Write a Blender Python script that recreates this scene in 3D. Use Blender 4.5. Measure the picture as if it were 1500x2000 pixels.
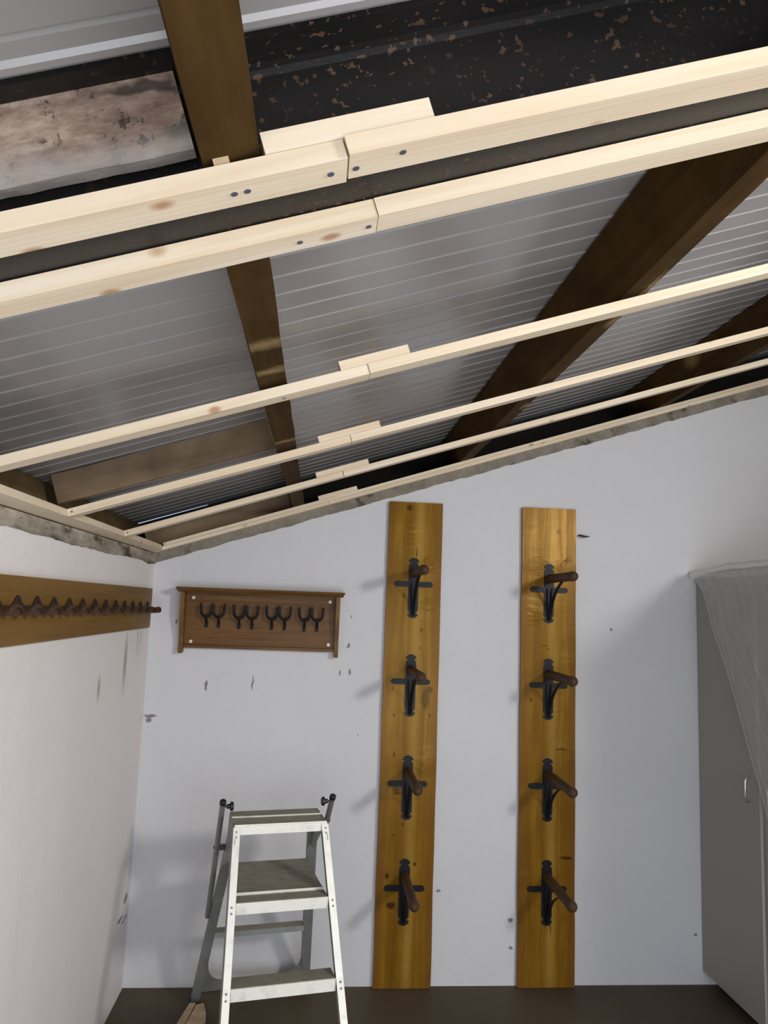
import bpy, bmesh, math, random
from mathutils import Vector, Matrix, noise
random.seed(7)
SC = bpy.context.scene
COL = SC.collection
for o in list(bpy.data.objects):
    bpy.data.objects.remove(o)

# ------------------------------------------------------------------ camera
H = 1.8
YAW, PITCH, ROLL, F = 0.0825267, 0.1272467, 0.0363446, 1444.0
def cam_axes():
    cy, sy, cp, sp = math.cos(YAW), math.sin(YAW), math.cos(PITCH), math.sin(PITCH)
    f = Vector((sy*cp, cy*cp, sp)); r = Vector((cy, -sy, 0)); u = r.cross(f)
    c, s = math.cos(ROLL), math.sin(ROLL)
    return c*r + s*u, -s*r + c*u, f
_r, _u, _f = cam_axes()
cam_data = bpy.data.cameras.new('camera')
cam = bpy.data.objects.new('camera', cam_data); COL.objects.link(cam)
cam_data.sensor_fit = 'VERTICAL'; cam_data.sensor_height = 36.0
cam_data.lens = F*36.0/2000.0
cam_data.clip_start = 0.02
M = Matrix((_r, _u, -_f)).transposed().to_4x4(); M.translation = (0, 0, H)
cam.matrix_world = M
SC.camera = cam

# ------------------------------------------------------------------ colour, world, lights
SC.view_settings.view_transform = 'Standard'
SC.view_settings.look = 'None'
SC.view_settings.gamma = 1.0
SC.view_settings.use_curve_mapping = False
SC.view_settings.exposure = 0.0
world = bpy.data.worlds.new('world'); SC.world = world; world.use_nodes = True
bg = world.node_tree.nodes['Background']
bg.inputs[0].default_value = (0.62, 0.74, 1.0, 1); bg.inputs[1].default_value = 1.2

def area(name, loc, target, sx, sy, power, col, spread=180):
    l = bpy.data.lights.new(name, 'AREA'); l.shape = 'RECTANGLE'; l.size = sx; l.size_y = sy
    l.energy = power; l.color = col; l.spread = math.radians(spread)
    o = bpy.data.objects.new(name, l); COL.objects.link(o)
    d = Vector(target) - Vector(loc)
    o.matrix_world = Matrix.Translation(loc) @ d.to_track_quat('-Z', 'Y').to_matrix().to_4x4()
    return o
# daylight through the high side window and through the open doorway behind the camera
area('side_window_daylight', (2.76, -0.30, 2.68), (-0.8, 2.4, 1.4), 0.50, 0.42, 78, (1.0, 0.975, 0.945))
area('doorway_daylight', (0.75, -0.68, 0.95), (0.40, 2.6, 1.5), 2.3, 1.5, 48, (0.90, 0.94, 1.0))

# ------------------------------------------------------------------ numbers of the room
D = 3.774            # back wall
XL = -0.8255         # left wall
XR = 2.78            # right wall
YF = -0.74           # wall behind the camera
K = 0.3285; TH = math.atan(K); CT, ST = math.cos(TH), math.sin(TH)
ZB = 2.0235          # underside of the batten plane at the left wall
CC = 0.9574          # size of the roof timbers
ROOF = Matrix.Translation((XL, 0, ZB)) @ Matrix.Rotation(-TH, 4, 'Y')
def zplane(x, off=0.0): return ZB + K*(x - XL) + off
def s_of(x, n=0.0): return ((x - XL) + n*ST)/CT

# ------------------------------------------------------------------ node helpers
class NT:
    def __init__(self, name, rough=0.6, spec=0.4, metal=0.0):
        self.m = bpy.data.materials.new(name); self.m.use_nodes = True
        self.t = self.m.node_tree; self.b = self.t.nodes['Principled BSDF']
        self.b.inputs['Roughness'].default_value = rough
        self.b.inputs['Specular IOR Level'].default_value = spec
        self.b.inputs['Metallic'].default_value = metal
    def n(self, kind): return self.t.nodes.new(kind)
    def l(self, a, b): self.t.links.new(a, b)
    def coord(self, scale=(1, 1, 1), rand=False, which='Object'):
        tc = self.n('ShaderNodeTexCoord'); mp = self.n('ShaderNodeMapping')
        mp.inputs['Scale'].default_value = scale
        src = tc.outputs[which]
        if rand:
            oi = self.n('ShaderNodeObjectInfo'); mu = self.n('ShaderNodeVectorMath'); mu.operation = 'MULTIPLY_ADD'
            cb = self.n('ShaderNodeCombineXYZ')
            for i in range(3): self.l(oi.outputs['Random'], cb.inputs[i])
            self.l(cb.outputs[0], mu.inputs[0]); mu.inputs[1].default_value = (7.3, 3.1, 5.7)
            self.l(src, mu.inputs[2]); src = mu.outputs[0]
        self.l(src, mp.inputs['Vector']); return mp.outputs[0]
    def noise(self, vec, scale, detail=4, rough=0.55, dist=0.0):
        x = self.n('ShaderNodeTexNoise'); x.inputs['Scale'].default_value = scale
        x.inputs['Detail'].default_value = detail; x.inputs['Roughness'].default_value = rough
        x.inputs['Distortion'].default_value = dist
        self.l(vec, x.inputs['Vector']); return x.outputs['Fac']
    def ramp(self, fac, stops):
        r = self.n('ShaderNodeValToRGB'); e = r.color_ramp.elements
        while len(e) < len(stops): e.new(0.5)
        for q, (p, c) in zip(e, stops):
            q.position = p
            q.color = (c, c, c, 1) if not isinstance(c, tuple) else (*c, 1)
        self.l(fac, r.inputs[0]); return r.outputs[0]
    def mix(self, fac, a, b, mode='MIX'):
        x = self.n('ShaderNodeMix'); x.data_type = 'RGBA'; x.blend_type = mode
        for v, i in ((fac, 0), (a, 6), (b, 7)):
            if isinstance(v, (int, float)): x.inputs[i].default_value = v
            elif isinstance(v, tuple): x.inputs[i].default_value = (*v, 1)
            else: self.l(v, x.inputs[i])
        return x.outputs[2]
    def math(self, op, a, b=0.0, clamp=False):
        x = self.n('ShaderNodeMath'); x.operation = op; x.use_clamp = clamp
        for v, i in ((a, 0), (b, 1)):
            if isinstance(v, (int, float)): x.inputs[i].default_value = v
            else: self.l(v, x.inputs[i])
        return x.outputs[0]
    def spots(self, vec, items):
        """max over soft elliptical marks: (centre, radii)"""
        cur = None
        for c, r in items:
            s = self.n('ShaderNodeVectorMath'); s.operation = 'SUBTRACT'; self.l(vec, s.inputs[0]); s.inputs[1].default_value = c
            d = self.n('ShaderNodeVectorMath'); d.operation = 'DIVIDE'; self.l(s.outputs[0], d.inputs[0]); d.inputs[1].default_value = r
            ln = self.n('ShaderNodeVectorMath'); ln.operation = 'LENGTH'; self.l(d.outputs[0], ln.inputs[0])
            v = self.math('SUBTRACT', 1.3, ln.outputs['Value'], True)
            cur = v if cur is None else self.math('MAXIMUM', cur, v)
        return cur
    def warp(self, vec, scale, amount):
        x = self.n('ShaderNodeTexNoise'); x.inputs['Scale'].default_value = scale; self.l(vec, x.inputs['Vector'])
        s = self.n('ShaderNodeVectorMath'); s.operation = 'MULTIPLY_ADD'
        self.l(x.outputs['Color'], s.inputs[0]); s.inputs[1].default_value = (amount,)*3; self.l(vec, s.inputs[2])
        o = self.n('ShaderNodeVectorMath'); o.operation = 'SUBTRACT'; self.l(s.outputs[0], o.inputs[0]); o.inputs[1].default_value = (amount*.5,)*3
        return o.outputs[0]
    def sep(self, vec):
        x = self.n('ShaderNodeSeparateXYZ'); self.l(vec, x.inputs[0]); return x.outputs
    def col(self, c):
        if isinstance(c, tuple): self.b.inputs['Base Color'].default_value = (*c, 1)
        else: self.l(c, self.b.inputs['Base Color'])
    def rough(self, c): self.l(c, self.b.inputs['Roughness'])
    def bump(self, h, strength=0.3, dist=0.01):
        x = self.n('ShaderNodeBump'); x.inputs['Strength'].default_value = strength; x.inputs['Distance'].default_value = dist
        self.l(h, x.inputs['Height']); self.l(x.outputs[0], self.b.inputs['Normal'])

def plain(name, c, rough=0.6, spec=0.4, metal=0.0, var=0.0, scale=30):
    t = NT(name, rough, spec, metal)
    if var:
        n = t.noise(t.coord(), scale)
        t.col(t.mix(n, tuple(v*(1-var) for v in c), tuple(min(1, v*(1+var)) for v in c)))
    else: t.col(c)
    return t.m

def wall_mat(name, base, marks, streaks, axis):
    t = NT(name, 0.62, 0.25)
    v = t.coord()
    big = t.ramp(t.noise(v, 1.3, 5, 0.6), [(0.3, 0.0), (0.7, 1.0)])
    c = t.mix(big, base, tuple(x*0.94 for x in base))
    fine = t.ramp(t.noise(v, 26, 5, 0.7), [(0.62, 0.0), (0.8, 1.0)])
    c = t.mix(t.math('MULTIPLY', fine, 0.12), c, (0.55, 0.50, 0.45))
    st = t.ramp(t.noise(t.coord((9, 9, 0.8)), 1.0, 3), [(0.58, 0.0), (0.78, 1.0)])
    c = t.mix(t.math('MULTIPLY', st, 0.10), c, (0.56, 0.48, 0.42))
    w = t.warp(v, 22, 0.03)
    if streaks:
        c = t.mix(t.math('MULTIPLY', t.spots(t.warp(v, 9, .012), streaks), 0.75), c, (0.36, 0.23, 0.12))
    if marks:
        c = t.mix(t.math('MULTIPLY', t.math('MULTIPLY', t.spots(w, marks), 2.0, True), 0.8), c, (0.14, 0.11, 0.10))
    t.col(c)
    t.bump(t.math('ADD', t.noise(v, 130, 4, 0.6), t.math('MULTIPLY', t.noise(v, 9, 3), 2.5)), 0.25, 0.006)
    return t.m

def pine_mat(name):
    t = NT(name, 0.55, 0.35)
    v = t.coord((1.2, 26, 26), True)
    g = t.noise(v, 1.0, 5, 0.6, 0.6)
    c = t.ramp(g, [(0.25, (0.70, 0.54, 0.36)), (0.5, (0.80, 0.67, 0.49)), (0.75, (0.86, 0.75, 0.60))])
    rings = t.n('ShaderNodeTexWave'); rings.wave_type = 'BANDS'; rings.bands_direction = 'Y'
    rings.inputs['Scale'].default_value = 1.3; rings.inputs['Distortion'].default_value = 6; rings.inputs['Detail'].default_value = 2
    t.l(t.coord((0.5, 26, 26), True), rings.inputs['Vector'])
    c = t.mix(t.math('MULTIPLY', t.ramp(rings.outputs['Fac'], [(0.6, 0.0), (1.0, 1.0)]), 0.22), c, (0.66, 0.45, 0.24))
    vo = t.n('ShaderNodeTexVoronoi'); vo.inputs['Scale'].default_value = 1.0
    t.l(t.coord((13, 20, 20), True), vo.inputs['Vector'])
    rnd = t.n('ShaderNodeSeparateColor'); t.l(vo.outputs['Color'], rnd.inputs[0])
    keep = t.math('GREATER_THAN', rnd.outputs[0], 0.86)
    k = t.math('MULTIPLY', t.ramp(vo.outputs['Distance'], [(0.10, 1.0), (0.24, 0.0)]), keep)
    c = t.mix(t.math('MULTIPLY', k, 0.8), c, (0.42, 0.20, 0.07))
    t.col(c); t.bump(g, 0.2, 0.002)
    return t.m

def old_wood(name, a, b, rough=0.8, grain=(1.5, 22, 22), patch=None):
    t = NT(name, rough, 0.08)
    g = t.noise(t.coord(grain, True), 1.0, 6, 0.65, 0.5)
    c = t.mix(t.ramp(g, [(0.3, 0.0), (0.72, 1.0)]), a, b)
    blot = t.ramp(t.noise(t.coord((1, 1, 1), True), 7, 5, 0.6), [(0.40, 0.0), (0.68, 1.0)])
    c = t.mix(t.math('MULTIPLY', blot, 0.45), c, tuple(x*0.45 for x in a))
    if patch:
        w = t.warp(t.coord(), 30, 0.03)
        c = t.mix(t.math('MULTIPLY', t.spots(w, patch), 0.55), c, (0.42, 0.29, 0.13))
    t.col(c); t.bump(g, 0.4, 0.004)
    return t.m

def stained(name, knots, shift, figure=None):
    t = NT(name, 0.33, 0.45)
    t.b.inputs['Specular Tint'].default_value = (1.0, 0.62, 0.22, 1)
    raw = t.coord()
    wv = t.warp(raw, 5, 0.03)
    mp = t.n('ShaderNodeMapping'); mp.inputs['Scale'].default_value = (24, 24, 1.1); mp.inputs['Location'].default_value = (shift, 0, shift)
    t.l(wv, mp.inputs['Vector'])
    g = t.noise(mp.outputs[0], 1.0, 6, 0.62, 0.7)
    c = t.ramp(g, [(0.25, (0.115, 0.050, 0.003)), (0.5, (0.200, 0.098, 0.008)), (0.75, (0.290, 0.155, 0.018))])
    x = t.sep(wv)[0]
    band = t.ramp(t.math('ABSOLUTE', t.math('SUBTRACT', x, 0.02)), [(0.008, 1.0), (0.035, 0.0)])  # pale heartwood stripe with the varnish sheen put into its colour
    c = t.mix(t.math('MULTIPLY', band, 0.45), c, (0.46, 0.285, 0.06))
    edge = t.ramp(t.math('ABSOLUTE', x), [(0.098, 0.0), (0.118, 1.0)])
    c = t.mix(t.math('MULTIPLY', edge, 0.72), c, (0.17, 0.072, 0.015))
    blot = t.ramp(t.noise(t.coord((3, 3, 1.6)), 2.0, 4), [(0.42, 0.0), (0.7, 1.0)])
    c = t.mix(t.math('MULTIPLY', blot, 0.5), c, (0.115, 0.045, 0.006))
    kn = t.spots(t.warp(raw, 40, 0.018), knots)
    c = t.mix(t.math('MULTIPLY', kn, 1.6, True), c, (0.045, 0.014, 0.004))
    t.col(c)
    wm = t.ramp(t.noise(t.coord((2, 2, 2.6)), 1.0, 2), [(0.55, 0.0), (0.7, 1.0)])
    if figure: wm = t.math('MAXIMUM', wm, t.spots(raw, figure), True)
    hgt = t.math('MULTIPLY', t.noise(t.coord((5, 5, 14)), 1.0, 2, 0.5, 1.6), wm)
    t.bump(t.math('ADD', t.math('MULTIPLY', hgt, 2.4), t.math('MULTIPLY', g, 0.5)), 0.32, 0.006)
    t.rough(t.ramp(g, [(0.2, 0.38), (0.8, 0.24)]))
    return t.m

MT = {}
MT['pine'] = pine_mat('pale_pine')
MT['purlin'] = old_wood('old_brown_timber', (0.16, 0.094, 0.034), (0.235, 0.150, 0.062))
MT['board'] = old_wood('dusty_board', (0.26, 0.175, 0.105), (0.37, 0.27, 0.175), 0.85)
def mottled():
    t = NT('mottled_plank', 0.9, 0.15)
    v = t.coord((1, 1, 1))
    n1 = t.noise(t.coord((5, 12, 12)), 1.6, 6, 0.7)
    c = t.ramp(n1, [(0.34, (0.16, 0.10, 0.07)), (0.5, (0.40, 0.285, 0.215)), (0.64, (0.66, 0.53, 0.41))])
    b = t.ramp(t.noise(v, 17, 8, 0.75), [(0.56, 0.0), (0.60, 1.0)])
    b = t.math('MAXIMUM', b, t.math('MULTIPLY', t.spots(t.warp(v, 25, .06), [((0.78, 0, 0.025), (.055, .1, .014)), ((0.83, 0, 0.075), (.02, .1, .05)), ((0.72, 0, .095), (.05, .1, .012))]), 1.6, True))
    c = t.mix(t.math('MULTIPLY', b, 0.85), c, (0.05, 0.04, 0.035))
    z = t.sep(t.warp(v, 14, .03))[2]
    c = t.mix(t.math('MULTIPLY', t.ramp(z, [(0.012, 1.0), (0.04, 0.0)]), 0.6), c, (0.66, 0.60, 0.53))
    t.col(c); t.bump(n1, 0.5, 0.006); return t.m
MT['mottled'] = mottled()
def steel():
    t = NT('black_rusty_steel', 0.42, 0.3)
    v = t.coord()
    n = t.noise(v, 6, 4)
    c = t.mix(n, (0.009, 0.008, 0.0075), (0.020, 0.017, 0.0155))
    sp = t.ramp(t.noise(v, 88, 2, 0.5), [(0.625, 0.0), (0.65, 1.0)])
    area_ = t.ramp(t.noise(v, 4.5, 2), [(0.35, 0.0), (0.47, 1.0)])
    m = t.math('MULTIPLY', sp, t.math('MULTIPLY', area_, t.ramp(t.sep(v)[0], [(0.60, 0.10), (0.85, 0.55)])))
    c = t.mix(m, c, (0.17, 0.095, 0.05))
    t.col(c); t.rough(t.ramp(m, [(0, 0.4), (1, 0.9)]))
    t.bump(t.noise(v, 160, 3), 0.2, 0.002); return t.m
MT['steel'] = steel()
def sheet():
    t = NT('grey_roof_sheet', 0.2, 0.5)
    n = t.noise(t.coord((0.6, 6, 6)), 1.5, 4)
    t.col(t.mix(n, (0.36, 0.34, 0.325), (0.40, 0.38, 0.365)))
    return t.m
MT['sheet'] = sheet()
def mortar(name, a, b, mould, sc=(1, 1, 1)):
    t = NT(name, 0.95, 0.1)
    v = t.coord(sc)
    c = t.mix(t.ramp(t.noise(v, 11, 6, 0.7), [(0.3, 0.0), (0.7, 1.0)]), a, b)
    m = t.ramp(t.noise(v, mould[0], 5, 0.6), [(mould[1], 0.0), (mould[1]+0.1, 1.0)])
    c = t.mix(t.math('MULTIPLY', m, 0.85), c, (0.045, 0.035, 0.022))
    t.col(c); t.bump(t.noise(v, 45, 6, 0.7), 0.9, 0.01); return t.m
MT['mortar'] = mortar('grey_mortar', (0.18, 0.16, 0.125), (0.34, 0.305, 0.25), (12, 0.58))
MT['mortar_left'] = mortar('mouldy_mortar', (0.14, 0.115, 0.075), (0.56, 0.50, 0.42), (13, 0.50), (1, 0.3, 1))
MT['dark'] = plain('painted_shade', (0.018, 0.016, 0.014), 0.95, 0.05)  # near-black standing in for shade in the loft and under the wardrobe
MT['iron'] = plain('black_iron', (0.0075, 0.0078, 0.010), 0.42, 0.22, 0.0, 0.25, 40)
def rusty(name, a, b):
    t = NT(name, 0.55, 0.2); v = t.coord()
    t.col(t.mix(t.ramp(t.noise(v, 35, 5, 0.7), [(0.3, 0.0), (0.7, 1.0)]), a, b)); t.bump(t.noise(v, 180, 3), 0.2, 0.001)
    return t.m
MT['peg'] = rusty('brown_peg', (0.045, 0.022, 0.012), (0.090, 0.048, 0.025))
MT['bridle'] = rusty('brown_bracket', (0.045, 0.024, 0.014), (0.085, 0.046, 0.028))
MT['bridle_plate'] = rusty('dark_bracket_plate', (0.022, 0.015, 0.010), (0.05, 0.032, 0.020))
MT['black'] = plain('black_plastic', (0.012, 0.012, 0.014), 0.4, 0.5)
MT['white'] = plain('white_washer', (0.82, 0.80, 0.76), 0.4)
MT['screw'] = plain('zinc_screw', (0.22, 0.24, 0.30), 0.35, 0.5, 0.8)
def alu(name, c, rough, metal, dirt):
    t = NT(name, rough, 0.5, metal); v = t.coord()
    d = t.ramp(t.noise(v, 20, 6, 0.7), [(0.5, 0.0), (0.75, 1.0)])
    t.col(t.mix(t.math('MULTIPLY', d, dirt), c, tuple(x*0.35 for x in c)))
    t.rough(t.ramp(t.noise(v, 30, 4), [(0.3, rough-0.08), (0.7, rough+0.12)]))
    return t.m
MT['alu'] = alu('lit_aluminium', (0.86, 0.84, 0.75), 0.45, 0.12, 0.35)  # pale copy: light on the ladder's front faces put into the colour
MT['alu_dark'] = alu('dull_shaded_aluminium', (0.30, 0.31, 0.29), 0.5, 0.45, 0.4)  # darker copy for ladder sides and rear, shade put into the colour
MT['tread'] = alu('worn_tread', (0.27, 0.25, 0.19), 0.6, 0.3, 0.5)
MT['tube'] = alu('grey_tube', (0.27, 0.26, 0.25), 0.35, 0.5, 0.2)
MT['cabinet'] = plain('grey_laminate', (0.32, 0.30, 0.27), 0.45, 0.4, 0, 0.04, 3)
MT['cabinet_edge'] = plain('laminate_edge', (0.56, 0.55, 0.52), 0.5)
MT['chrome'] = plain('chrome', (0.75, 0.75, 0.74), 0.15, 0.5, 1.0)
def oak(name, a, b, scale):
    t = NT(name, 0.45, 0.25)
    g = t.noise(t.coord(scale), 1.0, 6, 0.6, 0.8)
    t.col(t.mix(t.ramp(g, [(0.3, 0.0), (0.7, 1.0)]), a, b)); t.bump(g, 0.2, 0.002); return t.m
MT['oak'] = oak('stained_oak', (0.095, 0.040, 0.008), (0.185, 0.088, 0.021), (2.2, 40, 40))
MT['oak_v'] = oak('stained_oak_side', (0.11, 0.048, 0.010), (0.235, 0.118, 0.030), (40, 40, 2.2))
MT['hookboard'] = oak('ochre_board', (0.145, 0.070, 0.009), (0.225, 0.118, 0.020), (30, 1.6, 30))
def floor_mat():
    t = NT('painted_floor', 0.6, 0.2); v = t.coord()
    c = t.mix(t.ramp(t.noise(v, 2.2, 5), [(0.3, 0.0), (0.7, 1.0)]), (0.075, 0.056, 0.035), (0.105, 0.080, 0.052))
    c = t.mix(t.ramp(t.noise(v, 60, 5, 0.7), [(0.66, 0.0), (0.8, 0.4)]), c, (0.24, 0.21, 0.18))
    t.col(c); t.bump(t.noise(v, 70, 4), 0.2, 0.003); return t.m
MT['floor'] = floor_mat()
MT['timber'] = old_wood('pale_offcut', (0.50, 0.36, 0.21), (0.66, 0.50, 0.33), 0.7, (3, 30, 30))
def film():
    t = NT('clear_film', 0.35, 0.5)
    t.col((0.80, 0.80, 0.79))
    out = t.t.nodes['Material Output']
    tr = t.n('ShaderNodeBsdfTransparent'); tl = t.n('ShaderNodeBsdfTranslucent'); tl.inputs[0].default_value = (0.85, 0.85, 0.84, 1)
    m1 = t.n('ShaderNodeMixShader'); m1.inputs[0].default_value = 0.35
    t.l(t.b.outputs[0], m1.inputs[1]); t.l(tl.outputs[0], m1.inputs[2])
    m2 = t.n('ShaderNodeMixShader')
    lw = t.n('ShaderNodeLayerWeight'); lw.inputs[0].default_value = 0.35
    f = t.math('ADD', t.math('MULTIPLY', lw.outputs['Facing'], 0.65), 0.30, True)
    t.l(f, m2.inputs[0]); t.l(tr.outputs[0], m2.inputs[1]); t.l(m1.outputs[0], m2.inputs[2])
    t.l(m2.outputs[0], out.inputs[0]); return t.m
MT['film'] = film()

# ------------------------------------------------------------------ mesh helpers
def obj(name, bm, mats, parent=None, mw=None, bevel=0.0, smooth=False):
    if bevel:
        bmesh.ops.bevel(bm, geom=[e for e in bm.edges if e.is_manifold and e.calc_face_angle(0) > 0.6],
                        offset=bevel, segments=1, affect='EDGES', profile=0.5, clamp_overlap=True)
    bmesh.ops.recalc_face_normals(bm, faces=bm.faces)
    me = bpy.data.meshes.new(name); bm.to_mesh(me); bm.free()
    for m in (mats if isinstance(mats, (list, tuple)) else [mats]): me.materials.append(m)
    if smooth:
        for q in me.polygons: q.use_smooth = True
        try: me.set_sharp_from_angle(angle=math.radians(40))
        except Exception: pass
    o = bpy.data.objects.new(name, me); COL.objects.link(o)
    if parent: o.parent = parent
    if mw is not None: o.matrix_world = mw
    return o
def empty(name, loc=(0, 0, 0), mw=None):
    o = bpy.data.objects.new(name, None); COL.objects.link(o); o.empty_display_size = 0.05
    o.location = loc
    if mw is not None: o.matrix_world = mw
    return o
def tag(o, label=None, cat=None, group=None, kind=None):
    for k, v in (('label', label), ('category', cat), ('group', group), ('kind', kind)):
        if v: o[k] = v
    return o
def box(bm, x0, x1, y0, y1, z0, z1, mi=0):
    vs = [bm.verts.new((x, y, z)) for z in (z0, z1) for y in (y0, y1) for x in (x0, x1)]
    fs = []
    for q in ((0, 2, 3, 1), (4, 5, 7, 6), (0, 1, 5, 4), (2, 6, 7, 3), (0, 4, 6, 2), (1, 3, 7, 5)):
        f = bm.faces.new([vs[i] for i in q]); f.material_index = mi; fs.append(f)
    return fs
def BX(*a): bm = bmesh.new(); box(bm, *a); return bm
def hexa(bm, p, mi=0):
    """eight points: bottom ring 4, top ring 4"""
    vs = [bm.verts.new(q) for q in p]
    for q in ((3, 2, 1, 0), (4, 5, 6, 7), (0, 1, 5, 4), (1, 2, 6, 5), (2, 3, 7, 6), (3, 0, 4, 7)):
        f = bm.faces.new([vs[i] for i in q]); f.material_index = mi
def prism(bm, poly, fn, mi=0):
    """poly: list of 2-d points; fn(u,v,k) gives the point on end k (0/1)"""
    a = [bm.verts.new(fn(u, v, 0)) for u, v in poly]; b = [bm.verts.new(fn(u, v, 1)) for u, v in poly]
    n = len(poly)
    bm.faces.new(a[::-1]).material_index = mi; bm.faces.new(b).material_index = mi
    for i in range(n):
        bm.faces.new((a[i], a[(i+1) % n], b[(i+1) % n], b[i])).material_index = mi
def tube(bm, pts, rad, seg=12, flat=None, mi=0):
    """sweep a round (or flattened) section along a polyline; rad may be a list"""
    pts = [Vector(p) for p in pts]; n = len(pts)
    rr = rad if isinstance(rad, (list, tuple)) else [rad]*n
    rings = []; up = None
    for i, p in enumerate(pts):
        d = (pts[min(i+1, n-1)] - pts[max(i-1, 0)]).normalized()
        if up is None: up = d.orthogonal().normalized() if flat is None else Vector(flat)
        up = (up - d*up.dot(d)).normalized(); sd = d.cross(up)
        k = 1.0 if flat is None else 0.3
        rings.append([bm.verts.new(p + rr[i]*(math.cos(a)*up*(k) + math.sin(a)*sd)) for a in [2*math.pi*j/seg for j in range(seg)]])
    for i in range(n-1):
        for j in range(seg):
            bm.faces.new((rings[i][j], rings[i][(j+1) % seg], rings[i+1][(j+1) % seg], rings[i+1][j])).material_index = mi
    bm.faces.new(rings[0][::-1]).material_index = mi; bm.faces.new(rings[-1]).material_index = mi
def sphere(bm, c, r, seg=14, mi=0):
    g = bmesh.ops.create_uvsphere(bm, u_segments=seg, v_segments=seg//2+2, radius=r, matrix=Matrix.Translation(c))
    for v in g['verts']:
        for f in v.link_faces: f.material_index = mi
def disc(bm, c, axis, r, h, seg=14, mi=0):
    a = Vector(axis).normalized(); tube(bm, [Vector(c), Vector(c)+a*h], r, seg, None, mi)
def struct(name, bm, m, **kw):
    o = obj(name, bm, m, **kw); o['kind'] = 'structure'; return o
def ragged(n, amp, sc, seed):
    return [noise.noise(Vector((i*sc, seed, 0.3)))*amp + noise.noise(Vector((i*sc*4, seed, 3.3)))*amp*0.5 for i in range(n)]

# ------------------------------------------------------------------ setting: floor, walls
struct('floor', BX(XL-0.3, XR+0.3, YF-1.2, D+0.3, -0.12, 0.0), MT['floor'])
back_marks = [((1.52, D, 1.725), (.008, .05, .01)), ((-0.535, D, 1.385), (.007, .05, .022)), ((-0.31, D, 1.40), (.004, .05, .03)),
              ((0.155, D, 1.60), (.006, .05, .012)), ((0.17, D, 1.47), (.006, .05, .014)), ((0.12, D, 1.46), (.004, .05, .012)),
              ((-0.79, D, 1.235), (.03, .05, .008)), ((-0.80, D, 1.215), (.012, .05, .012)), ((-0.70, D, 1.69), (.004, .05, .01)),
              ((1.95, D, 0.235), (.008, .05, .008)), ((0.645, D, 0.435), (.010, .05, .006)), ((1.005, D, 0.30), (.012, .05, .01)),
              ((0.165, D, 1.745), (.003, .05, .010)), ((1.01, D, 0.17), (.01, .05, .006)), ((0.22, D, 1.165), (.004, .05, .004))]
left_marks = [((XL, 3.70, 0.42), (.05, .03, .018)), ((XL, 3.62, 0.36), (.05, .05, .008)), ((XL, 3.70, 0.33), (.05, .04, .006)), ((XL, 3.72, 1.66), (.05, .008, .012)), ((XL, 3.74, 1.985), (.05, .02, .01))]
left_streaks = [((XL, 3.545, 1.60), (.05, .007, .09)), ((XL, 3.60, 1.60), (.05, .006, .07)), ((XL, 2.98, 1.45), (.05, .02, .05)), ((XL, 3.35, 1.52), (.05, .03, .12))]
MT['wall_back'] = wall_mat('white_plaster', (0.68, 0.675, 0.68), back_marks, None, 0)
MT['wall_left'] = wall_mat('stained_lit_plaster', (0.82, 0.775, 0.745), left_marks, left_streaks, 1)  # real stains on a warmer, brighter base that paints in this wall's light
MT['wall_plain'] = wall_mat('plain_plaster', (0.70, 0.69, 0.69), None, None, 1)

# back wall: plaster up to a ragged sloping line under the mortar band, dark backing with painted loft shade above
bm = bmesh.new()
prism(bm, [(XL-0.3, -0.05), (XR+0.3, -0.05), (XR+0.3, zplane(XR+0.3, 0.02)), (XL-0.3, zplane(XL-0.3, 0.02))],
      lambda u, v, k: (u, D + 0.25*k, v))
struct('wall_back', bm, MT['wall_back'])
bm = bmesh.new()
prism(bm, [(YF-0.3, -0.05), (D+0.25, -0.05), (D+0.25, ZB-0.004), (YF-0.3, ZB-0.004)], lambda u, v, k: (XL - 0.10*k, u, v))
struct('wall_left', bm, MT['wall_left'])
def holed(u0, u1, w0, w1, a0, a1, b0, b1, fn):
    bm = bmesh.new()
    for (p, q, r, s) in ((u0, a0, w0, w1), (a1, u1, w0, w1), (a0, a1, w0, b0), (a0, a1, b1, w1)):
        if q-p > 1e-4 and s-r > 1e-4: fn(bm, p, q, r, s)
    return bm
struct('wall_right', holed(YF-0.3, D+0.3, -0.05, 3.6, -0.62, -0.02, 2.40, 2.96, lambda b, p, q, r, s: box(b, XR, XR+0.22, p, q, r, s)), MT['wall_plain'])
bm = bmesh.new()
for (p, q, r, s) in ((-0.62, -0.57, 2.40, 2.96), (-0.07, -0.02, 2.40, 2.96), (-0.57, -0.07, 2.40, 2.45), (-0.57, -0.07, 2.91, 2.96)): box(bm, XR+0.06, XR+0.11, p, q, r, s)
struct('window_1', bm, MT['cabinet_edge'])
struct('wall_front', holed(XL-0.3, XR+0.25, -0.05, 3.6, -0.45, 1.95, -0.05, 2.2, lambda b, p, q, r, s: box(b, p, q, YF-0.2, YF, r, s)), MT['wall_plain'])

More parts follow.
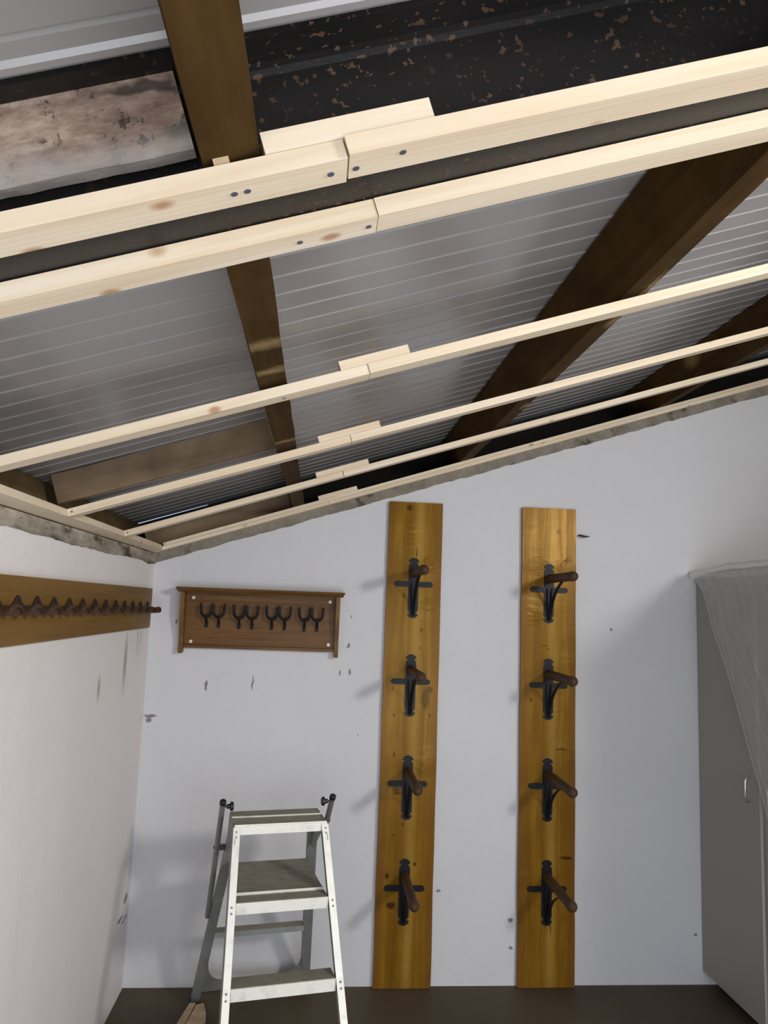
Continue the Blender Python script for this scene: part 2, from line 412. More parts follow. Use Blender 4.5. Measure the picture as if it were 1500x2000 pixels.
# mortar bands with ragged lower edge, above the plaster
N_ = 150
rg = ragged(N_+1, 0.012, 0.5, 1.7)
bm = bmesh.new()
low = [(XL + (XR-XL)*i/N_, zplane(XL + (XR-XL)*i/N_, -0.049) + rg[i]*(0.5 if i > 3 else 0)) for i in range(N_+1)]
prism(bm, low + [(XR, zplane(XR, 0.0)), (XL, zplane(XL, 0.0))], lambda u, v, k: (u, D - 0.004 + 0.006*k, v))
struct('trim_back', bm, MT['mortar'])
rg = ragged(N_+1, 0.009, 0.12, 5.1)
bm = bmesh.new()
low = [(-0.5 + (D+0.5)*i/N_, ZB - 0.052 + rg[i]) for i in range(N_+1)]
prism(bm, low + [(D, ZB-0.003), (-0.5, ZB-0.003)], lambda u, v, k: (XL + 0.005 - 0.008*k, u, v))
struct('trim_left', bm, MT['mortar_left'])
# dark backing behind the wall head, the loft's shade put into its colour; it stops just short of the sheets over the left bay
bm = bmesh.new()
XO = -1.25
prism(bm, [(XO, zplane(XO, 0.0)), (XR+0.25, zplane(XR+0.25, 0.0)), (XR+0.25, zplane(XR+0.25, 0.24*CC)), (-0.60, zplane(-0.60, 0.24*CC)), (-0.63, zplane(-0.63, 0.2322*CC)), (XO, zplane(XO, 0.2303*CC))],
      lambda u, v, k: (u, 4.04 + 0.03*k, v))
struct('trim_gable', bm, MT['dark'])
bm = BX(XO-0.02, XO, YF-0.3, 4.07, ZB-0.15, ZB+0.078)
struct('trim_eaves', bm, MT['dark'])
struct('trim_wallhead', BX(XO, XL-0.105, YF-0.3, 4.03, ZB-0.14, ZB-0.042), MT['dark'])
bm = bmesh.new()
prism(bm, [(XO, zplane(XO, -0.03)), (XR+0.25, zplane(XR+0.25, -0.03)), (XR+0.25, zplane(XR+0.25, 0.022)), (XO, zplane(XO, 0.022))], lambda u, v, k: (u, D+0.05 + 0.215*k, v))
struct('trim_plate', bm, MT['dark'])

# ------------------------------------------------------------------ roof sheets: ribbed profile swept down the slope
def roof_sheet():
    n0 = 0.233*CT*CC
    prof = [(YF-0.25, 0.0)]
    def rib(y, w, h):
        prof.extend([(y-w/2, 0), (y-w/4, -h), (y+w/4, -h), (y+w/2, 0)])
    ys = [(1.562 + 0.0935*k)*CC for k in range(-42, 30)]
    for y in ys:
        if YF-0.2 < y < 3.99:
            if abs(y-0.814*CC) < 0.02:
                prof.extend([(0.760, 0), (0.763, 0.007), (0.768, 0.007), (0.771, 0)])
                rib(0.806, 0.021, 0.006)
            elif y < 0.8 : rib(y, 0.016, 0.004)
            else: rib(y, 0.013, 0.0030)
    prof.append((4.032, 0.0))
    s0, s1 = s_of(-1.42), s_of(XR+0.3)
    bm = bmesh.new()
    rows = []
    for dn in (0.0, 0.004):
        rows.append([[bm.verts.new((s, y, n0 + n + dn)) for y, n in prof] for s in (s0, s1)])
    for r in rows:
        for i in range(len(prof)-1): bm.faces.new((r[0][i], r[0][i+1], r[1][i+1], r[1][i]))
    for k in (0, 1):
        for i in range(len(prof)-1): bm.faces.new((rows[0][k][i], rows[0][k][i+1], rows[1][k][i+1], rows[1][k][i]))
    for i in (0, len(prof)-1): bm.faces.new((rows[0][0][i], rows[0][1][i], rows[1][1][i], rows[1][0][i]))
    return bm
struct('ceiling', roof_sheet(), MT['sheet'], mw=ROOF.copy())

# ------------------------------------------------------------------ steel beam (I section running down the slope)
def i_section(yc, n0, h, b, tw, tf, r):
    P = [(-b/2, 0), (b/2, 0), (b/2, tf), (tw/2+r, tf), (tw/2+r*0.3, tf+r*0.3), (tw/2, tf+r), (tw/2, h-tf-r), (tw/2+r*0.3, h-tf-r*0.3), (tw/2+r, h-tf), (b/2, h-tf), (b/2, h), (-b/2, h), (-b/2, h-tf),
         (-tw/2-r, h-tf), (-tw/2-r*0.3, h-tf-r*0.3), (-tw/2, h-tf-r), (-tw/2, tf+r), (-tw/2-r*0.3, tf+r*0.3), (-tw/2-r, tf), (-b/2, tf)]
    return [(yc+y, n0+n) for y, n in P]
bm = bmesh.new()
prism(bm, i_section(0.0, 0.0, 0.190*CC, 0.12*CC, 0.006, 0.0082, 0.0115), lambda u, v, k: (-0.30 if k == 0 else 4.05, u, v))
so = obj('steel_beam', bm, MT['steel'], mw=ROOF @ Matrix.Translation((0, 0.915*CC, 0.0285*CC)))
tag(so, 'black rust-spotted steel I-beam sloping across the top between two pine battens', 'steel beam')

# ------------------------------------------------------------------ purlins: dark old timbers under the sheets
def purlin(xbl, xbr, y0, y1, label, patch, hgt=0.176, ca=(0.048, 0.024, 0.006), cb=(0.090, 0.050, 0.015)):
    n = 0.0385*CT*CC; xbl *= CC; xbr *= CC; hgt *= CC
    sa, sb = s_of(xbl, n), s_of(xbr, n)
    w = sb - sa
    bm = bmesh.new(); cuts = 26
    rr = [noise.noise(Vector((i*0.6, xbl*5, 0)))*0.003 for i in range(cuts+1)]
    ring = []
    for i in range(cuts+1):
        L = (y1-y0)*i/cuts
        ring.append([bm.verts.new(q) for q in ((L, -rr[i], 0), (L, -w+rr[i], 0), (L, -w+rr[i], hgt), (L, -rr[i], hgt))])
    for i in range(cuts):
        for j in range(4): bm.faces.new((ring[i][j], ring[i][(j+1) % 4], ring[i+1][(j+1) % 4], ring[i+1][j]))
    bm.faces.new(ring[0]); bm.faces.new(ring[-1][::-1])
    # local x runs along the timber (world +Y); local -y runs up the slope
    mw = ROOF @ Matrix.Translation((sa, y0, n)) @ Matrix.Rotation(math.pi/2, 4, 'Z')
    m = old_wood('old_brown_timber', ca, cb, patch=patch)
    return tag(obj('purlin', bm, m, mw=mw, bevel=0.003), label, 'timber beam', 'dark old purlins under the roof sheets')
YB = 0.922*CC; YA = 0.908*CC
purlin(-0.159, -0.094, -0.70, YA, 'dark brown timber from the top edge of the picture down to the steel beam', [((2.98, -0.01, 0.0), (.05, .01, .03)), ((3.29, -0.03, 0), (.02, .01, .05))])
purlin(-0.163, -0.100, YB, 4.025, 'dark timber from the steel beam to the back wall with two pale scraped patches', [((0.50, -0.03, 0), (.028, .06, .02)), ((0.665, -0.03, 0), (.022, .06, .02)), ((1.35, -0.03, 0), (.02, .05, .02))])
purlin(0.724, 0.792, YB, 4.025, 'thick dark brown timber crossing the right half of the ceiling diagonally', [((0.75, -0.06, 0), (.09, .012, .02)), ((0.95, -0.055, 0), (.05, .016, .02)), ((1.8, -0.055, 0), (.05, .016, .02))])
purlin(0.724, 0.792, -0.70, YA, 'thick dark brown timber on the near side of the steel beam, beyond the right edge', None)
purlin(1.830, 1.898, YB, 4.025, 'dark brown timber nearest the right edge of the picture, behind the thin battens', [((2.38, 0, 0.12), (.07, .03, .035))])
purlin(-1.030, -0.962, -0.70, 4.025, 'brown eaves timber lying on the head of the left wall behind the pine rim', None, ca=(0.12, 0.080, 0.034), cb=(0.20, 0.14, 0.066))

# ------------------------------------------------------------------ boards between purlins
def roof_box(name, s0, s1, y0, y1, n0, n1, m, label, cat, group=None, bevel=0.0015, rz=0.0, wobble=0.0):
    bm = bmesh.new()
    if wobble:
        cuts = 30; ring = []
        for i in range(cuts+1):
            L = (s1-s0)*i/cuts
            a = noise.noise(Vector((i*0.35, s0*3+y0, 1)))*wobble; b = noise.noise(Vector((i*0.5, 4, s0+y0)))*wobble
            ring.append([bm.verts.new(q) for q in ((L, 0, a), (L, y1-y0, b), (L, y1-y0, n1-n0+b), (L, 0, n1-n0+a))])
        for i in range(cuts):
            for j in range(4): bm.faces.new((ring[i][j], ring[i][(j+1) % 4], ring[i+1][(j+1) % 4], ring[i+1][j]))
        bm.faces.new(ring[0]); bm.faces.new(ring[-1])
    else: box(bm, 0, s1-s0, 0, y1-y0, 0, n1-n0)
    o = obj(name, bm, m, mw=ROOF @ Matrix.Translation((s0, y0, n0)) @ Matrix.Rotation(rz, 4, 'Z'), bevel=bevel)
    return tag(o, label, cat, group)
roof_box('blocking_plank', s_of(-0.90, .11), s_of(-0.159*CC, .0385*CT*CC)-0.004, 0.884*CC, 0.904*CC, 0.106*CT*CC, 0.228*CT*CC, MT['mottled'],
         'pale mouldy plank with black stains set against the steel beam, left of the near timber', 'plank', wobble=0.003)
roof_box('blocking_board', s_of(-0.920*CC, .0385*CT*CC), s_of(-0.163*CC, .0385*CT*CC)-0.004, 2.70*CC, 2.728*CC, 0.114*CT*CC, 0.228*CT*CC, MT['board'],
         'dusty brown board under the roof sheets between the left wall and the first timber', 'board', wobble=0.002)
roof_box('blocking_board', s_of(-0.920*CC, .0385*CT*CC), s_of(-0.163*CC, .0385*CT*CC)-0.004, 4.05*CC, 4.078*CC, 0.030*CT, 0.150*CT*CC, MT['board'],
         'brown board low in the far left roof corner, just above the back wall', 'board', wobble=0.002)

# ------------------------------------------------------------------ pine battens
TB = 0.0240
def batten(xa, xb, ya, yb, w, n0, n1, label, screws=(), group='new pine ceiling battens'):
    """near lower edge from (xa,ya) to (xb,yb) in plan"""
    if ya < 3.5:
        f = lambda x: x if x in (XA, XE) else x*CC
        xa, xb, ya, yb, w, n0, n1 = f(xa), f(xb), ya*CC, yb*CC, w*CC, n0*CC, n1*CC
        screws = [(x*CC if x > -0.5 else x, v, fc) for x, v, fc in screws]
    sa, sb = s_of(xa, n0), s_of(xb, n0)
    L = math.hypot(sb-sa, yb-ya); rz = math.atan2(yb-ya, sb-sa)
    bm = bmesh.new(); cuts = 24; ring = []
    for i in range(cuts+1):
        q = L*i/cuts; a = noise.noise(Vector((q*1.3, ya*3, xa)))*0.0015
        ring.append([bm.verts.new(p) for p in ((q, a, 0), (q, w+a, 0), (q, w+a, n1-n0), (q, a, n1-n0))])
    for i in range(cuts):
        for j in range(4): bm.faces.new((ring[i][j], ring[i][(j+1) % 4], ring[i+1][(j+1) % 4], ring[i+1][j]))
    bm.faces.new(ring[0]); bm.faces.new(ring[-1])
    o = obj('ceiling_batten', bm, MT['pine'], mw=ROOF @ Matrix.Translation((sa, ya, n0)) @ Matrix.Rotation(rz, 4, 'Z'), bevel=0.0012)
    tag(o, label, 'batten', group)
    for (x, v, face) in screws:
        b2 = bmesh.new()
        if face == 'b': disc(b2, (s_of(x)-sa, w*v, 0.0008), (0, 0, -1), 0.0042, 0.0018, 10)
        else: disc(b2, (s_of(x)-sa, 0.001, (n1-n0)*v), (0, -1, 0), 0.0032, 0.0018, 10)
        obj('screw', b2, MT['screw'], o)
    return o
XA = XL + 0.047
XE = 2.76
batten(XA, 0.0095, 0.8075, 0.8095, 0.050, 0.0, 0.0245, 'pale pine batten nearest the camera, left length with two dark screws in its underside', [(-0.122, .45, 'b'), (-0.107, .45, 'b'), (-0.01, .5, 'b')])
batten(0.0115, XE, 0.8035, 0.8115, 0.050, 0.0, 0.0245, 'pale pine batten nearest the camera, right length, below the rust-spotted steel web', [(0.075, .35, 'b'), (0.02, .6, 'b')])
batten(XA, 0.0565, 0.961, 0.962, 0.045, 0.0, 0.0265, 'pale pine batten just behind the steel beam, left length ending at a tight butt joint', [(0.045, .5, 'b'), (-0.05, .5, 'b')])
batten(0.0575, XE, 0.960, 0.956, 0.045, 0.0, 0.0265, 'pale pine batten just behind the steel beam, right length, before the thick timber')
batten(XA, 0.0955, 1.690, 1.700, 0.049, 0.0, TB, 'pine batten across the middle of the ceiling, left length, third from the top', [(-0.105, .5, 'b')])
batten(0.0965, XE, 1.697, 1.706, 0.049, 0.0, TB, 'pine batten across the middle of the ceiling, right length under the diagonal timber')
batten(XA, 0.0835, 2.430, 2.430, 0.046, 0.0, TB, 'pine batten third from the back wall, left length screwed to the rim', [(-0.765, .5, 'f')])
batten(0.0855, XE, 2.431, 2.475, 0.046, 0.0, TB, 'pine batten third from the back wall, right length under two dark timbers')
batten(XA, 0.0800, 3.130, 3.105, 0.045, 0.0, TB, 'thin pine batten second from the back wall, left length ending in the rim', [(-0.765, .5, 'f')])
batten(0.0825, XE, 3.106, 3.155, 0.045, 0.0, TB, 'thin pine batten second from the back wall, right length before the black gap')
g6 = 'pine laths doubled along the back wall'
batten(XL+0.002, 0.028, D-0.044, D-0.044, 0.040, 0.0, 0.0172, 'lower pine lath on the back wall, left length above the spur rack', (), g6)
batten(0.0290, XE, D-0.044, D-0.044, 0.040, 0.0, 0.0172, 'lower pine lath on the back wall, right length above the two saddle rack planks', (), g6)
batten(XA, 0.0545, D-0.041, D-0.041, 0.039, 0.0184, 0.0348, 'upper pine lath on the back wall, left length ending in the corner frame', [(-0.765, .5, 'f')], g6)
batten(0.0555, XE, D-0.041, D-0.041, 0.039, 0.0184, 0.0348, 'upper pine lath on the back wall, right length below the black gap', (), g6)
# rim on the left wall (runs away from the camera)
bm = BX(0, D-0.045+0.70, -0.0465, 0, 0, 0.0245)
rim = obj('rim_batten', bm, MT['pine'], mw=ROOF @ Matrix.Translation((0.002, -0.70, 0.001)) @ Matrix.Rotation(math.pi/2, 4, 'Z'), bevel=0.0012)
tag(rim, 'pine rim batten running along the top of the left wall into the back corner', 'batten')
def splice(xa, xb, y, w, n0, h, label):
    if y < 3.5: xa, xb, y, w, n0, h = xa*CC, xb*CC, y*CC, w*CC, n0*CC, h*CC
    roof_box('splice_block', s_of(xa, n0), s_of(xb, n0), y, y+w, n0, n0+h, MT['pine'], label, 'wood block', 'pine splice blocks over the batten joints', 0.001)
splice(-0.086, 0.111, 0.8085, 0.044, 0.0255, 0.0275, 'wide pine splice block on the nearest batten, right of the near dark timber')
splice(0.026, 0.190, 1.701, 0.042, TB+0.001, 0.0225, 'pine splice block on the batten across the middle of the ceiling')
splice(-0.024, 0.180, 2.433, 0.040, TB+0.001, 0.0225, 'pine splice block on the third batten from the back wall')
splice(-0.034, 0.186, 3.109, 0.040, TB+0.001, 0.0225, 'pine splice block on the second batten from the back wall')
splice(-0.024, 0.170, D-0.040, 0.034, 0.0354, 0.021, 'smallest pine splice block, lying on the laths against the back wall')

# ------------------------------------------------------------------ saddle rack planks
BT = 0.025
kf = (D-BT)/D
def sx(x): return x*kf
def sz(z): return H + (z-H)*kf
def plate_poly(h):
    w, c = 0.0255, 0.0262
    P = []
    def cap(zc, sg):
        q = [(c*math.cos(a), zc + sg*0.022*math.sin(a)) for a in [math.pi*i/10 for i in range(11)]]
        return q
    z1 = h/2; zc = z1 - 0.022
    top = cap(zc, 1)                                   # from +x over the top to -x
    right_up = [(w, zc-0.024), (w*0.97, zc-0.017), (w*0.84, zc-0.011), (w*0.62, zc-0.005), (w*0.62, zc-0.001)]
    left_dn = [(-x, z) for x, z in right_up[::-1]]
    P += right_up + top + left_dn
    P += [(-x, -z) for x, z in (right_up + top + left_dn)]
    return P
def bar_poly(hw, hh):
    return [(hw-hh + hh*math.cos(a), hh*math.sin(a)) for a in [-math.pi/2 + math.pi*i/8 for i in range(9)]] + \
           [(-hw+hh + hh*math.cos(a), hh*math.sin(a)) for a in [math.pi/2 + math.pi*i/8 for i in range(9)]]
PEGL = 0.395
def make_rack(parent, x, z):
    """bracket part with cross bar, peg and strut as sub-parts; origin on the plank face at the peg"""
    bm = bmesh.new()
    prism(bm, plate_poly(0.305), lambda u, v, k: (u, -0.005*k, v - 0.075))
    br = obj('saddle_bracket', bm, MT['iron'], parent); br.location = (x, -BT, z)
    bm = bmesh.new(); prism(bm, bar_poly(0.098, 0.0135), lambda u, v, k: (u, -0.005 - 0.004*k, v - 0.057))
    for q in (-0.085, 0.085): disc(bm, (q, -0.0085, -0.057), (0, -1, 0), 0.004, 0.0025, 8)
    obj('cross_bar', bm, MT['iron'], br)
    bm = bmesh.new()
    tube(bm, [(0, -0.004, 0), (0, -PEGL+0.03, 0)], [0.0225, 0.0215], 20)
    pg = obj('peg', bm, MT['peg'], br, smooth=True)
    bm = bmesh.new()
    tube(bm, [(0, -PEGL+0.034, 0), (0, -PEGL+0.026, 0)], 0.0245, 20)
    pts = []; rad = []
    for i in range(9):
        a = math.pi/2*i/8; pts.append((0, -PEGL+0.026 - 0.026*math.sin(a), 0)); rad.append(max(0.001, 0.0235*math.cos(a)))
    tube(bm, pts, rad, 20)
    obj('peg_cap', bm, MT['peg'], br, smooth=True)
    bm = bmesh.new()
    P0, P1, P2 = Vector((0, -0.010, -0.215)), Vector((0, -0.055, -0.075)), Vector((0, -0.215, -0.020))
    tube(bm, [(1-t)**2*P0 + 2*t*(1-t)*P1 + t*t*P2 for t in [i/14 for i in range(15)]], 0.0085, 10, (0, 0.5, 1))
    for s_ in (-1, 1):
        tube(bm, [(s_*0.012, -0.010, -0.05), (s_*0.009, -0.012, -0.12), (s_*0.003, -0.012, -0.20)], 0.004, 8)
    obj('strut', bm, MT['iron'], br, smooth=True)
    for q in (0.066, -0.216):
        bm = bmesh.new(); disc(bm, (0, -0.004, q), (0, -1, 0), 0.0055, 0.003, 10)
        obj('screw', bm, MT['iron'], br)
    return br
def copy_tree(o, parent):
    c = o.copy(); COL.objects.link(c); c.parent = parent
    for ch in list(o.children): copy_tree(ch, c)
    return c
FIG = {'l': [(.08, 1.80, .06, .05), (.0, 2.15, .05, .14), (.09, 1.05, .06, .06), (.08, 2.0, .07, .05)],
       'r': [(.0, 2.06, .16, .06), (-.09, 1.80, .06, .06), (.10, 1.53, .07, .06), (.10, 1.10, .07, .06), (.10, .60, .07, .06), (-.09, .50, .07, .04), (.06, 1.32, .05, .05)]}
def kn(l): return [((x, -BT, z), (a, .05, b)) for x, z, a, b in l]
def rack_plank(name_x0, name_x1, ztop, xb, zs, knots, shift, label):
    x0, x1 = sx(name_x0), sx(name_x1)
    xc = (x0+x1)/2
    root = tag(empty('saddle_rack', (xc, D, 0)), label, 'saddle rack', 'saddle rack planks on the back wall')
    bm = bmesh.new(); hw = (x1-x0)/2; cuts = 40; ring = []
    for i in range(cuts+1):
        z = 0.002 + (sz(ztop)-0.002)*i/cuts; a = noise.noise(Vector((i*0.2, shift, 0)))*0.0025
        ring.append([bm.verts.new(q) for q in ((-hw+a, -BT, z), (hw+a, -BT, z), (hw+a, -0.001, z), (-hw+a, -0.001, z))])
    for i in range(cuts):
        for j in range(4): bm.faces.new((ring[i][j], ring[i][(j+1) % 4], ring[i+1][(j+1) % 4], ring[i+1][j]))
    bm.faces.new(ring[0]); bm.faces.new(ring[-1])
    obj('plank', bm, stained('amber_stained_plank', knots, shift, kn(FIG[label[0]])), root, bevel=0.002)
    first = None
    for z in zs:
        if first is None: first = make_rack(root, sx(xb)-xc, sz(z))
        else:
            c = copy_tree(first, root); c.location = (sx(xb)-xc, -BT, sz(z))
rack_plank(0.340, 0.619, 2.342, 0.477, (1.976, 1.488, 0.993, 0.504),
    kn([(-.035, 2.31, .013, .015), (.045, 1.69, .006, .01), (.042, 1.60, .004, .012), (.09, 1.395, .02, .018), (.075, 1.35, .02, .05), (-.09, 1.40, .005, .014), (-.08, 1.27, .008, .008), (.1, 1.27, .005, .007),
        (-.073, 1.08, .006, .015), (-.055, .915, .018, .016), (-.05, .895, .02, .01), (-.02, .75, .005, .006), (-.065, .70, .005, .006), (.045, .565, .007, .009), (-.09, .51, .008, .014), (-.066, .375, .022, .015), (-.05, 1.86, .008, .012), (0.01, 2.08, .003, .03)]), 0.0,
    'left amber-stained plank carrying four black saddle pegs, nearer the stepladder')
rack_plank(1.0425, 1.3295, 2.3445, 1.186, (1.974, 1.488, 0.993, 0.504),
    kn([(.05, 2.22, .012, .014), (.10, 2.07, .03, .007), (-.03, 2.05, .015, .006), (-.02, 1.63, .012, .003), (.0, 1.615, .006, .004), (-.09, 1.36, .006, .010), (.07, 1.12, .03, .006), (.1, 0.6, .03, .008), (.02, .30, .003, .06)]), 3.7,
    'right amber-stained plank carrying four black saddle pegs, nearer the grey wardrobe')

# ------------------------------------------------------------------ bridle rack on the left wall
root = tag(empty('bridle_rack', (XL, 2.7, 1.75)), 'long ochre board with a row of dark curved bridle brackets on the left wall', 'bridle rack')
bm = BX(0.001, 0.020, 0.6-2.7, 3.685-2.7, 1.661-1.75, 1.847-1.75)
obj('plank', bm, MT['hookboard'], root, bevel=0.002)
def make_bridle():
    bm = bmesh.new()
    arch = [(-0.040, -0.012), (-0.040, 0.002), (-0.028, 0.010), (-0.014, 0.022), (-0.006, 0.028), (0.0, 0.030), (0.006, 0.028), (0.014, 0.022), (0.028, 0.010), (0.040, 0.002), (0.040, -0.012)]
    prism(bm, arch, lambda u, v, k: (0.0205 + 0.004*k, u, v))
    br = obj('bridle_bracket', bm, MT['bridle_plate'], root)
    # half-round saddle standing out from the plate, lip turned up at its end
    bm = bmesh.new(); rows = []
    for i in range(9):
        t = i/8; x = 0.0245 + 0.056*t
        lift = 0.006*max(0, (t-0.75)/0.25); k = 1.0 - 0.12*math.sin(math.pi*min(1, t*1.2)) - (0.28 if i == 8 else 0.05 if i == 7 else 0)
        a_out = []; a_in = []
        for j in range(13):
            a = math.radians(-8) + math.radians(196)*j/12
            a_out.append(bm.verts.new((x, 0.043*k*math.cos(a), -0.020 + lift + 0.026*k*math.sin(a))))
            a_in.append(bm.verts.new((x, (0.043*k-0.005)*math.cos(a), -0.020 + lift + (0.026*k-0.005)*math.sin(a))))
        rows.append(a_out + a_in[::-1])
    n = len(rows[0])
    for i in range(8):
        for j in range(n): bm.faces.new((rows[i][j], rows[i][(j+1) % n], rows[i+1][(j+1) % n], rows[i+1][j]))
    for r in (rows[0], rows[-1]):
        for j in range(12): bm.faces.new((r[j], r[j+1], r[n-2-j], r[n-1-j]))
    obj('bridle_saddle', bm, MT['bridle'], br, smooth=True)
    bm = bmesh.new(); disc(bm, (0.0240, 0, 0.016), (1, 0, 0), 0.004, 0.002, 8); obj('screw', bm, MT['iron'], br)
    return br
first = None
for i in range(14):
    y = 3.595 - 0.1385*i
    if first is None: first = make_bridle(); b = first
    else: b = copy_tree(first, root)
    b.location = (0, y-2.7, 0.005 + 0.0012*i*0.8)

# ------------------------------------------------------------------ spur rack
root = tag(empty('spur_rack', (-0.285, D, 1.55)), 'small oak-brown shelf board with eight black forked hooks, left of the planks', 'spur rack')
RX, RZ = -0.285, 1.55
bm = BX(-0.653-RX, 0.084-RX, -0.020, -0.001, 1.582-RZ, 1.797-RZ); obj('back_panel', bm, MT['oak'], root, bevel=0.001)
bm = BX(-0.653-RX, 0.084-RX, -0.026, -0.001, 1.798-RZ, 1.838-RZ); obj('top_rail', bm, MT['oak'], root, bevel=0.002)
bm = BX(-0.653-RX, 0.084-RX, -0.030, -0.001, 1.566-RZ, 1.581-RZ); obj('bottom_rail', bm, MT['oak'], root, bevel=0.002)
for xs in ((-0.674, -0.654), (0.085, 0.105)):
    bm = bmesh.new()
    poly = [(-0.001, 1.838), (-0.001, 1.545), (-0.040, 1.540), (-0.044, 1.555), (-0.040, 1.585), (-0.044, 1.62), (-0.058, 1.68), (-0.070, 1.73), (-0.074, 1.78), (-0.074, 1.838)]
    prism(bm, poly, lambda u, v, k, xs=xs: (xs[k]-RX, u, v-RZ))
    obj('side_panel', bm, MT['oak_v'], root, bevel=0.0015)
bm = bmesh.new()
poly = [(-0.001, 1.839), (-0.092, 1.839), (-0.097, 1.844), (-0.106, 1.848), (-0.110, 1.854), (-0.108, 1.860), (-0.096, 1.862), (-0.001, 1.862)]
prism(bm, poly, lambda u, v, k: ((-0.692-RX if k == 0 else 0.126-RX) + (0.006 if k == 0 else -0.006)*(1 if v < 1.85 else 0), u, v-RZ-0.001))
obj('top_shelf', bm, MT['oak'], root, bevel=0.0015)
def make_spur_hook():
    bm = bmesh.new()
    U = []
    for i in range(13):
        a = math.pi + math.pi*i/12
        U.append((0.0265*math.cos(a), -0.050 + 0.006*math.sin(a), 0.028 + 0.032*math.sin(a)))
    U = [(-0.0285, -0.050, 0.062), (-0.027, -0.050, 0.045)] + U + [(0.027, -0.050, 0.045), (0.0285, -0.050, 0.062)]
    tube(bm, U, 0.0064, 10)
    hk = obj('spur_hook', bm, MT['iron'], root, smooth=True)
    bm = bmesh.new()
    tube(bm, [(0, -0.055, 0.0), (0, -0.046, -0.018), (0, -0.032, -0.032), (0, -0.0205, -0.034)], [0.0064, 0.006, 0.006, 0.0075], 10)
    tube(bm, [(0, -0.030, -0.026), (0, -0.0285, -0.055)], [0.0062, 0.0066], 10)
    obj('hook_stem', bm, MT['iron'], hk, smooth=True)
    return hk
first = None
ks = (D-0.045)/D
for x, z in ((-.554, 1.712), (-.494, 1.711), (-.393, 1.709), (-.329, 1.708), (-.231, 1.709), (-.167, 1.709), (-.068, 1.708), (-.005, 1.709)):
    if first is None: first = make_spur_hook(); h = first
    else: h = copy_tree(first, root)
    h.location = (x*ks-RX, 0, H+(z-H)*ks+0.010-RZ)
for x, z in ((-.618, 1.811), (-.619, 1.597), (.056, 1.813), (.056, 1.601)):
    bm = bmesh.new(); yy = -0.026 if z > 1.7 else -0.0205
    disc(bm, (x-RX, yy, z-RZ), (0, -1, 0), 0.0078, 0.002, 14, 0); disc(bm, (x-RX, yy-0.002, z-RZ), (0, -1, 0), 0.0028, 0.0012, 10, 1)
    tag(obj('screw_washer', bm, [MT['white'], MT['screw']], root), 'white washer with a screw')

# ------------------------------------------------------------------ wardrobe on the right, fronted towards the room
WX, WY = 1.981, 3.20
root = tag(empty('wardrobe', (WX, WY, 0)), 'tall grey wardrobe at the right edge of the picture, against the back wall', 'wardrobe')
obj('body', BX(0.020, 0.58, 2.00-WY, 3.762-WY, 0.069, 2.004), MT['cabinet'], root, bevel=0.001)
obj('plinth', BX(0.07, 0.56, 2.03-WY, 3.73-WY, 0.0, 0.069), MT['dark'], root)  # shade of the recess under the wardrobe put into the near-black colour
def door(y0, y1, hy):
    d = obj('door', BX(0.0, 0.0185, y0-WY, y1-WY, 0.068, 2.003), [MT['cabinet']], root, bevel=0.0015)
    bm = bmesh.new()
    tube(bm, [(0.002, hy-WY, 0.985), (-0.016, hy-WY, 0.986), (-0.024, hy-WY, 0.994), (-0.026, hy-WY, 1.01), (-0.026, hy-WY, 1.066), (-0.024, hy-WY, 1.084), (-0.016, hy-WY, 1.092), (0.002, hy-WY, 1.093)], 0.0038, 10)
    tag(obj('handle', bm, MT['chrome'], d, smooth=True), 'chrome bow handle')
    obj('edge_strip', BX(-0.0004, 0.0183, y0-0.0035-WY, y0-0.0005-WY, 0.068, 2.003), MT['cabinet_edge'], d)
door(3.246, 3.766, 3.312)
door(2.61, 3.212, 3.14)
door(2.00, 2.60, 2.53)

